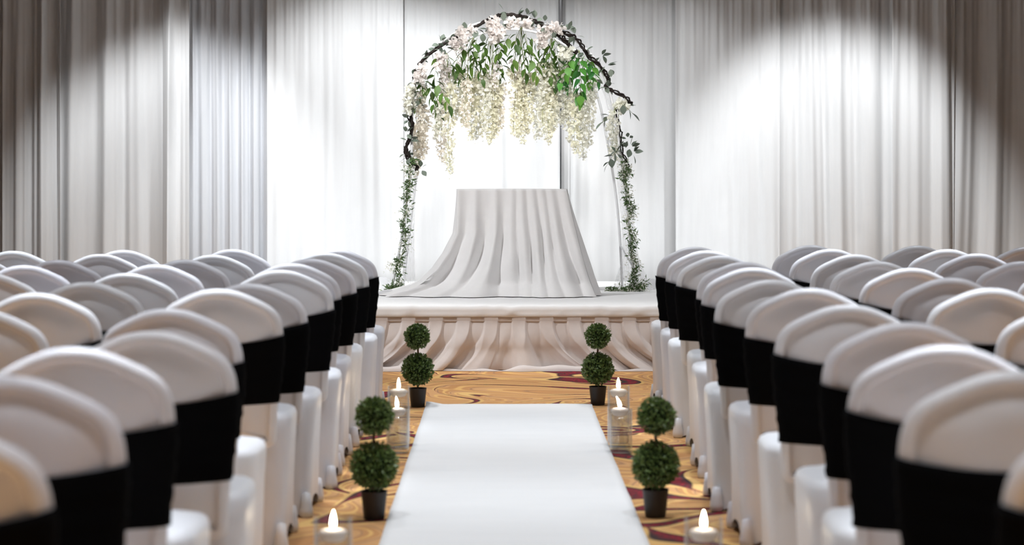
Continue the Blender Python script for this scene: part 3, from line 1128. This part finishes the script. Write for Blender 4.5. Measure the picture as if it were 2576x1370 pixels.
sheer('sheer_swag', [(1552, 395), (1556, 480), (1566, 570), (1566, 650), (1550, 705), (1545, 726), (1548, 738)],
      [(1566, 395), (1584, 480), (1598, 570), (1608, 640), (1626, 690), (1640, 720), (1652, 734)], 0.12, 'sheer white fabric hanging down the right leg of the arch', 4, 5)
sheer('sheer_swag', [(1470, 135), (1496, 190), (1520, 235), (1530, 275)], [(1482, 128), (1524, 180), (1538, 232), (1545, 290)], 0.10, 'sheer white fabric wrapped round the upper right bend of the arch', 2, 6)
sheer('sheer_swag', [(1050, 262), (1046, 320), (1036, 400), (1026, 500), (1018, 600), (1012, 700)], [(1062, 262), (1060, 320), (1056, 400), (1044, 500), (1040, 600), (1044, 730)], 0.14, 'sheer white fabric hanging down the left leg of the arch', 3, 7)


def pooled(px0, px1, pyt, d, label, seed):
    """a soft heap of cloth lying on the stage"""
    rng = random.Random(seed)
    x0, x1 = X(px0, d), X(px1, d)
    hh = Zp(pyt, d) - SZ
    rows = []
    n = 50
    for j in range(21):
        v = j / 20
        row = []
        for i in range(n + 1):
            u = i / n
            prof = math.sin(PI * u) ** 0.6 * math.sin(PI * v) ** 0.8
            rip = 0.62 + 0.38 * math.sin(9 * u + 5 * v + seed) * math.cos(6 * v - 4 * u + seed)
            row.append((lerp(x0, x1, u) - (x0 + x1) / 2, (v - 0.5) * 0.5 + 0.03 * math.sin(8 * u + seed), 0.003 + hh * prof * rip))
        rows.append(row)
    s = MB()
    s.grid(rows)
    o = obj('pooled_fabric', s.mesh('pooled_fabric', M['sheer']))
    o.location = ((x0 + x1) / 2, d, SZ)
    return tag(o, label, 'fabric')


pooled(905, 1000, 688, AD + 0.45, 'white cloth heaped on the stage at the left foot of the arch', 1)
pooled(940, 1090, 722, AD - 0.45, 'low white cloth fold lying between left arch foot and table cloth', 2)
pooled(1580, 1680, 700, AD + 0.45, 'white cloth heaped on the stage at the right foot of the arch', 3)

# ---------------------------------------------------------------- aisle runner
s = MB()
rows = []
y0, y1 = 4.2, 13.0
for j in range(221):
    t = j / 220
    y = lerp(y0, y1, t)
    xl = lerp(-0.478, -0.52, t)
    xr = lerp(0.535, 0.482, t)
    row = []
    for i in range(31):
        u = i / 30
        z = 0.004 + 0.0022 * (1 + math.sin(5.1 * y + 0.8 * math.sin(3 * u + y))) + 0.0012 * math.sin(13 * y + 2 * u)
        yy = y + (0.05 * math.sin(PI * u) ** 0.7 + 0.012 * math.sin(9 * u) if t > 0.97 else 0) * smooth(0.97, 1, t)
        # far left corner lifts a little
        z += 0.02 * smooth(0.985, 1, t) * smooth(0.12, 0.0, u)
        z += 0.006 * math.exp(-((t - 0.992) / 0.004) ** 2)
        row.append((lerp(xl, xr, u), yy, z))
    rows.append(row)
s.grid(rows)
rn = obj('aisle_runner', s.mesh('aisle_runner', M['runner']))
md = rn.modifiers.new('thickness', 'SOLIDIFY')
md.thickness = 0.002
md.offset = 1
tag(rn, 'white cloth aisle runner leading to the stage', 'runner')

# ---------------------------------------------------------------- chairs
OUT = [(0.0, 0.970), (0.03, 0.9685), (0.06, 0.9635), (0.09, 0.9535), (0.12, 0.940), (0.15, 0.9255), (0.175, 0.912), (0.195, 0.897), (0.211, 0.877), (0.221, 0.853), (0.227, 0.825), (0.2285, 0.79), (0.2265, 0.74), (0.221, 0.68), (0.213, 0.62), (0.205, 0.56), (0.200, 0.50), (0.197, 0.44), (0.196, 0.38)]
WTAB = [(z, x) for x, z in reversed(OUT[8:])]


def mid_y(x, z):
    return -0.215 - 0.20 * (z - 0.45) - 0.030 * (1 - (x / 0.23) ** 2) * smooth(0.3, 0.6, z)


RIM = 0.027


def off(dl, z):
    """half thickness at inset dl from the outline (rear side): rounded rim, crease, padded back"""
    if dl < RIM:
        return math.sqrt(max(0, RIM ** 2 - (RIM - dl) ** 2))
    base = RIM * (1 - 0.42 * smooth(RIM - 0.003, RIM + 0.010, dl))
    return base + 0.020 * smooth(RIM + 0.008, 0.13, dl)


def off_front(dl, z):
    if dl < RIM:
        return math.sqrt(max(0, RIM ** 2 - (RIM - dl) ** 2))
    return RIM + 0.008 * smooth(RIM, 0.12, dl)


def build_back():
    ol = [(x, z) for x, z in OUT] + []
    right = ol
    leftp = [(-x, z) for x, z in reversed(ol[1:])]
    bottom = [(lerp(-0.196, 0.196, k / 8), 0.38) for k in range(1, 8)]
    loop = leftp[::-1][::-1]
    # order: bottom-left up to the crown, down to bottom-right, back along the bottom
    loop = leftp + right + bottom[::-1]
    # refine
    pts = []
    n = len(loop)
    for i in range(n):
        a, b = loop[i], loop[(i + 1) % n]
        pts += [a, ((a[0] + b[0]) / 2, (a[1] + b[1]) / 2)]
    n = len(pts)
    # smooth the refined loop a little
    for _ in range(2):
        pts = [((pts[i - 1][0] + 2 * pts[i][0] + pts[(i + 1) % n][0]) / 4, (pts[i - 1][1] + 2 * pts[i][1] + pts[(i + 1) % n][1]) / 4) for i in range(n)]
    nr = []
    for i in range(n):
        a, b = pts[i - 1], pts[(i + 1) % n]
        tx, tz = b[0] - a[0], b[1] - a[1]
        l = math.hypot(tx, tz)
        nr.append((tz / l, -tx / l))           # inward for this winding
    cx_, cz_ = 0, 0.7
    if (pts[0][0] + nr[0][0] * 0.01 - cx_) ** 2 + (pts[0][1] + nr[0][1] * 0.01 - cz_) ** 2 > (pts[0][0] - cx_) ** 2 + (pts[0][1] - cz_) ** 2:
        nr = [(-a, -b) for a, b in nr]
    s = MB()

    def ring(dl, side):
        row = []
        for (x, z), (nx_, nz_) in zip(pts, nr):
            if dl <= 0.045:
                xx, zz = x + nx_ * dl, z + nz_ * dl
            else:
                q = min(1.0, (dl - 0.045) / 0.155)
                x0, z0 = x + nx_ * 0.045, z + nz_ * 0.045
                zs = max(0.48, min(0.80, z0))
                zs = lerp(z0, zs, 0.8)
                xx, zz = lerp(x0, 0.0, q), lerp(z0, zs, q)
            yy = mid_y(xx, zz)
            yy += -off(dl, zz) if side < 0 else off_front(dl, zz)
            row.append((xx, yy, zz))
        return row
    ins = [0.0, 0.001, 0.004, 0.009, 0.015, 0.021, 0.025, 0.028, 0.032, 0.037, 0.045, 0.065, 0.09, 0.12, 0.15, 0.18, 0.20]
    rear = [ring(d, -1) for d in ins[::-1]]
    front = [ring(d, 1) for d in ins[1:]]
    rows = rear + front
    s.grid(rows, True)
    me = s.mesh('back_cover', M['cover'])
    bm = bmesh.new()
    bm.from_mesh(me)
    bmesh.ops.remove_doubles(bm, verts=bm.verts, dist=0.0004)
    bmesh.ops.recalc_face_normals(bm, faces=bm.faces)
    bm.to_mesh(me)
    bm.free()
    return me


def plan(th, hx, y0, y1, e=5.0):
    c, s_ = math.cos(th), math.sin(th)
    k = (abs(c) ** e + abs(s_) ** e) ** (-1 / e)
    return hx * c * k, (y0 + y1) / 2 + (y1 - y0) / 2 * s_ * k


def build_seat():
    s = MB()
    K = 72
    rows = []
    seat_prof = [(0.02, 0.512), (0.45, 0.511), (0.75, 0.507), (0.90, 0.501), (0.97, 0.492), (1.0, 0.475)]
    for sc_, z in seat_prof:
        row = []
        for i in range(K):
            x, y = plan(2 * PI * i / K, 0.242 * sc_, -0.215 * sc_ + 0.015, 0.235 * sc_ + 0.015)
            row.append((x, y, z - 0.008 * (y > 0.2)))
        rows.append(row)
    for t in (0.06, 0.15, 0.25, 0.36, 0.48, 0.6, 0.72, 0.84, 0.93, 1.0):
        row = []
        for i in range(K):
            th = 2 * PI * i / K
            x, y = plan(th, 0.242 - 0.008 * t, -0.20 - 0.02 * t, 0.25 + 0.012 * t)
            m = abs(math.cos(2 * th)) ** 0.8          # 1 mid-side, 0 at the corners
            zb_ = 0.006 + 0.055 * smooth(0.15, 1.0, m)
            z = lerp(0.468, zb_, t)
            pull = 1 - 0.06 * m * math.sin(PI * min(1, t * 0.62)) * smooth(0.0, 0.3, t)
            # stretched hollows running down each side
            x *= pull
            y = 0.02 + (y - 0.02) * pull
            row.append((x, y, z))
        rows.append(row)
    s.grid(rows, True, flip=True)
    s.face(list(range(K)))
    return s.mesh('seat_cover', M['cover'])


def build_sash(rng):
    s = MB()
    rows = []
    NZ = 16
    dt, db = rng.uniform(-0.018, 0.018), rng.uniform(-0.02, 0.02)
    dr = rng.uniform(0.022, 0.042)
    ph = rng.uniform(0, 6)
    for j in range(NZ + 1):
        t = j / NZ
        row = []
        K = 28
        for side in (-1, 1):
            for i in range(K + 1):
                u = -math.cos(PI * i / K) if side < 0 else math.cos(PI * i / K)
                zt_ = 0.795 + dt - dr * (1 - u * u) * (1.0 if side < 0 else 0.3)
                zb_ = 0.535 + db - 0.008 * (1 - u * u)
                z = lerp(zb_, zt_, t)
                w_ = interp(WTAB, z)
                x = u * w_
                dl = w_ - abs(x)
                wr_ = 0.0014 * math.sin(26 * t + ph + 1.5 * u) + 0.001 * math.sin(47 * t + 2 * ph - 2.5 * u)
                o_ = (off(dl, z) if side < 0 else off_front(dl, z))
                if dl > RIM:
                    o_ = max(o_, RIM)
                o_ += 0.0055 + wr_
                nx_ = x + (0.0055 + wr_) * u
                row.append((nx_, mid_y(x, z) + side * o_, z))
        rows.append(row)
    # turned-in hems
    for hem in (0, -1):
        src = rows[hem]
        cxm = sum(p[1] for p in src) / len(src)
        r2 = [(p[0] * 0.985, lerp(p[1], mid_y(p[0], p[2]), 0.25), p[2] + (0.003 if hem == 0 else -0.003)) for p in src]
        if hem == 0:
            rows = [r2] + rows
        else:
            rows = rows + [r2]
    s.grid(rows, True)
    return s.mesh('sash', M['sash'])


def build_pocket():
    s = MB()
    s.lathe([(0.0, 0.002), (0.022, 0.002), (0.027, 0.008), (0.027, 0.03), (0.022, 0.06), (0.017, 0.10), (0.0, 0.105)], 12)
    return s.mesh('foot_pocket', M['cover'])


def build_leg():
    s = MB()
    s.tube([(0, 0, 0.02), (0, 0, 0.46)], 0.012, 8)
    return s.mesh('leg', M['leg'])


back_me, seat_me, pocket_me, leg_me = build_back(), build_seat(), build_pocket(), build_leg()
sash_me = [build_sash(random.Random(50 + k)) for k in range(5)]
ORD = ['first', 'second', 'third', 'fourth', 'fifth', 'sixth', 'seventh', 'eighth', 'ninth', 'tenth', 'eleventh', 'twelfth']
cr = random.Random(9)
CH0 = None


def chair(px, py, d, row, coln, side, X_=None):
    """px, py: where the crown of its back appears; d: distance of the crown"""
    top = Zp(py, d) if py else 0.97
    x = X(px, d) if X_ is None else X_
    sz = top / 0.97
    oy = 0.215 + 0.20 * (0.97 - 0.45) + 0.02
    colname = 'aisle column' if coln == 1 else ORD[coln - 1] + ' column'
    if coln == 1:
        lab = 'white covered chair, %s from the stage in the aisle column %s of the runner' % (ORD[row - 1], side)
    else:
        lab = 'white covered chair, %s from the stage in the %s column %s of the runner' % (ORD[row - 1], ORD[coln - 1], side)
    t = thing('banquet_chair', (x, d + oy, 0), lab, 'chair', 'covered chairs in rows')
    t.rotation_euler = (0, 0, cr.uniform(-0.035, 0.035))
    t.scale = (1, 1, sz)
    obj('back_cover', back_me, t)
    obj('seat_cover', seat_me, t)
    tag(obj('sash', sash_me[cr.randrange(5)], t), 'black stretch sash around the chair back')
    for sx in (-1, 1):
        for yy in (-0.205, 0.235):
            obj('leg', leg_me, t, (sx * 0.175, yy * 0.78, 0))
            obj('foot_pocket', pocket_me, t, (sx * 0.212, yy, 0))
    return t


LD = [12.3, 11.6, 10.85, 10.1, 9.35, 8.55, 7.75, 6.72, 5.78, 5.06, 4.35, 3.58]
L1 = [(850, 627.6), (823, 635), (778, 650), (736, 661), (701, 678), (630, 712), (547, 725), (430, 775), (369, 831), (196, 871), (35, 943), None]
for i, p in enumerate(L1):
    if p:
        chair(p[0], p[1], LD[i], i + 1, 1, 'left')
    else:
        chair(0, None, LD[i], i + 1, 1, 'left', -1.005)
L2 = [(590, 626), (533, 640), (461, 652), (391, 664), (313, 686), (212, 708), (95, 735), None]
for i, p in enumerate(L2):
    if p:
        chair(p[0], p[1], LD[i] - (0.05 if i < 2 else 0), i + 1, 2, 'left')
    else:
        chair(0, None, 6.65, i + 1, 2, 'left', -1.66)
L3 = [(307, 628), (249, 638), (152, 653), (63, 666), None]
for i, p in enumerate(L3):
    if p:
        chair(p[0], p[1], LD[i] - 0.1, i + 1, 3, 'left')
    else:
        chair(0, None, 9.15, i + 1, 3, 'left', -2.25)
chair(38, 630, 12.1, 1, 4, 'left')
chair(0, None, 11.25, 2, 4, 'left', -2.83)

RD = [12.75, 12.05, 11.25, 10.45, 9.7, 8.7, 7.86, 6.82, 5.95, 5.12, 4.42, 3.62]
R1 = [(1751, 620), (1782, 629), (1812, 642), (1872, 658), (1895, 672), (1945, 702), (2032, 723), (2138, 765), (2276, 808), (2390, 866), (2545, 930), None]
for i, p in enumerate(R1):
    if p:
        chair(p[0], p[1], RD[i], i + 1, 1, 'right')
    else:
        chair(0, None, RD[i], i + 1, 1, 'right', 1.06)
R2 = [(2034, 615.6), (2085, 625.4), (2145, 639), (2210, 656), (2297, 673), (2384, 697), (2489, 723), None]
for i, p in enumerate(R2):
    if p:
        chair(p[0], p[1], RD[i] + (0.1 if i < 2 else 0), i + 1, 2, 'right')
    else:
        chair(0, None, 6.8, i + 1, 2, 'right', 1.76)
R3 = [(2303, 617), (2384, 626), (2457, 637), (2567, 656), None]
for i, p in enumerate(R3):
    if p:
        chair(p[0], p[1], RD[i] + 0.12, i + 1, 3, 'right')
    else:
        chair(0, None, 9.75, i + 1, 3, 'right', 2.52)
chair(2590, 620, 12.8, 1, 4, 'right')


# ---------------------------------------------------------------- topiaries
def foliage(seed, r):
    rng = random.Random(seed)
    s = MB()
    # dark core
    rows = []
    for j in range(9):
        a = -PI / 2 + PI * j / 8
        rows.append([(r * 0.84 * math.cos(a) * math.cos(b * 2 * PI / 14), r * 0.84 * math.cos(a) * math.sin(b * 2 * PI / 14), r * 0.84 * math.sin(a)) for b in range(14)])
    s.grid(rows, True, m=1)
    n = int(1500 * (r / 0.09) ** 2)
    for q in range(n):
        d = Vector((rng.gauss(0, 1), rng.gauss(0, 1), rng.gauss(0, 1)))
        d.normalize()
        p = d * r * rng.uniform(0.80, 1.0)
        g = (d + Vector((rng.gauss(0, .6), rng.gauss(0, .6), rng.gauss(0.1, .6)))).normalized()
        a = g.orthogonal().normalized()
        a = (a * math.cos(q) + g.cross(a) * math.sin(q)).normalized()
        c = g.cross(a)
        L_ = rng.uniform(0.013, 0.021)
        W_ = L_ * 0.33
        b = len(s.v)
        s.v += [p, p + g * L_ * 0.5 + a * W_ + c * L_ * 0.1, p + g * L_, p + g * L_ * 0.5 - a * W_ + c * L_ * 0.1]
        s.face((b, b + 1, b + 2), 0)
        s.face((b, b + 2, b + 3), 0)
    return s.mesh('foliage_ball', mats=[M['box_leaf'], M['box_core']], smooth=False)


BIG, SMALL = foliage(1, 0.092), foliage(2, 0.072)
s = MB()
s.lathe([(0.0, 0.001), (0.040, 0.001), (0.0415, 0.004), (0.0525, 0.108), (0.0535, 0.110), (0.0535, 0.115), (0.050, 0.115), (0.049, 0.105), (0.0, 0.105)], 36)
POT = s.mesh('pot', M['pot'])
for pl in POT.polygons:
    pl.use_smooth = True
s = MB()
s.lathe([(0.0, 0.106), (0.02, 0.1065), (0.0485, 0.1055)], 24)
SOIL = s.mesh('soil', M['soil'])
s = MB()
rr_ = random.Random(4)
s.tube([(rr_.uniform(-.002, .002), rr_.uniform(-.002, .002), 0.10 + 0.345 * k / 12) for k in range(13)], 0.0062, 8)
STEM = s.mesh('stem', M['trunk'])


def topiary(px, py, zl, zu, label, rot):
    d = H * F / (py - HZ)
    t = thing('topiary', (X(px, d), d, 0.0), label, 'plant', 'double-ball topiaries along the runner')
    t.rotation_euler = (0, 0, rot)
    obj('pot', POT, t)
    obj('soil', SOIL, t)
    obj('stem', STEM, t)
    obj('foliage_ball', BIG, t, (0, 0, zl), (0, 0, rot * 3))
    obj('foliage_ball', SMALL, t, (-0.004, 0, zu), (0.4, 0, rot * 5))


topiary(1051, 1023, 0.228, 0.424, 'double-ball topiary in dark pot left of the runner, nearer the stage', 0.3)
topiary(1504, 1018, 0.222, 0.418, 'double-ball topiary in dark pot right of the runner, nearer the stage', 1.2)
topiary(941, 1305, 0.215, 0.415, 'double-ball topiary in dark pot left of the runner, nearer the camera', 2.2)
topiary(1649, 1300, 0.213, 0.408, 'double-ball topiary in dark pot right of the runner, nearer the camera', 4.0)


# ---------------------------------------------------------------- candle vases
def vase(px, d, h, water, lab_v, lab_c, lean, rad=0.057):
    x = X(px, d)
    t = thing('glass_vase', (x, d, 0.0), lab_v, 'vase', 'glass candle vases beside the runner')
    s = MB()
    wth = 0.0035
    s.lathe([(0.0, 0.002), (rad - 0.006, 0.002), (rad, 0.007), (rad, h - 0.002), (rad - 0.001, h), (rad - wth, h), (rad - wth - 0.0005, h - 0.002), (rad - wth, 0.026), (rad - 0.010, 0.020), (0.0, 0.018)], 48)
    obj('glass', s.mesh('glass', M['glass']), t)
    s = MB()
    ri = rad - wth - 0.001
    s.lathe([(0.0, 0.0195), (ri - 0.006, 0.0215), (ri, 0.027), (ri, water), (ri - 0.003, water - 0.0015), (0.0, water - 0.0015)], 40)
    obj('water', s.mesh('water', M['water']), t)
    c = thing('floating_candle', (x + lean * 0.004, d - 0.004, water - 0.024), lab_c, 'candle', 'floating candles in the glass vases')
    s = MB()
    s.lathe([(0.0, 0.0), (0.028, 0.0), (0.036, 0.006), (0.0425, 0.022), (0.043, 0.029), (0.040, 0.034), (0.028, 0.037), (0.012, 0.0385), (0.0, 0.0385)], 36)
    wx = obj('wax', s.mesh('wax', M['wax']), c)
    s = MB()
    s.tube([(0, 0, 0.037), (0.001, 0, 0.046), (0.002, 0, 0.052)], 0.0012, 6)
    obj('wick', s.mesh('wick', M['wick']), wx)
    s = MB()
    prof = [(0.0, 0.040), (0.0060, 0.044), (0.0088, 0.052), (0.0085, 0.062), (0.0065, 0.073), (0.0042, 0.083), (0.0018, 0.091), (0.0, 0.096)]
    rows = []
    for r, z in prof:
        k = (z - 0.04) / 0.056
        rows.append([(r * math.cos(2 * PI * q / 14) + lean * 0.014 * k * k, r * math.sin(2 * PI * q / 14), z) for q in range(14)])
    s.grid(rows, True)
    obj('flame', s.mesh('flame', M['flame']), c)


vase(1003, 10.98, 0.312, 0.283, 'tall clear glass vase by the left topiary, behind a shorter vase', 'floating candle in the tall vase left of the runner', 0.0)
vase(1000, 10.74, 0.222, 0.212, 'shorter clear glass vase left of the runner, in front of a tall one', 'floating candle in the shorter vase left of the runner', -0.4)
vase(1556, 10.98, 0.312, 0.283, 'tall clear glass vase by the right topiary, behind a shorter vase', 'floating candle in the tall vase right of the runner', -0.1)
vase(1562, 10.74, 0.222, 0.212, 'shorter clear glass vase right of the runner, in front of a tall one', 'floating candle in the shorter vase right of the runner', -1.3)
vase(838, 6.70, 0.312, 0.262, 'glass vase cut by the bottom picture edge, left of the runner', 'candle at the bottom picture edge, left of the runner', 0.1, 0.060)
vase(1770, 6.70, 0.312, 0.262, 'glass vase cut by the bottom picture edge, right of the runner', 'candle at the bottom picture edge, right of the runner', 0.0, 0.060)
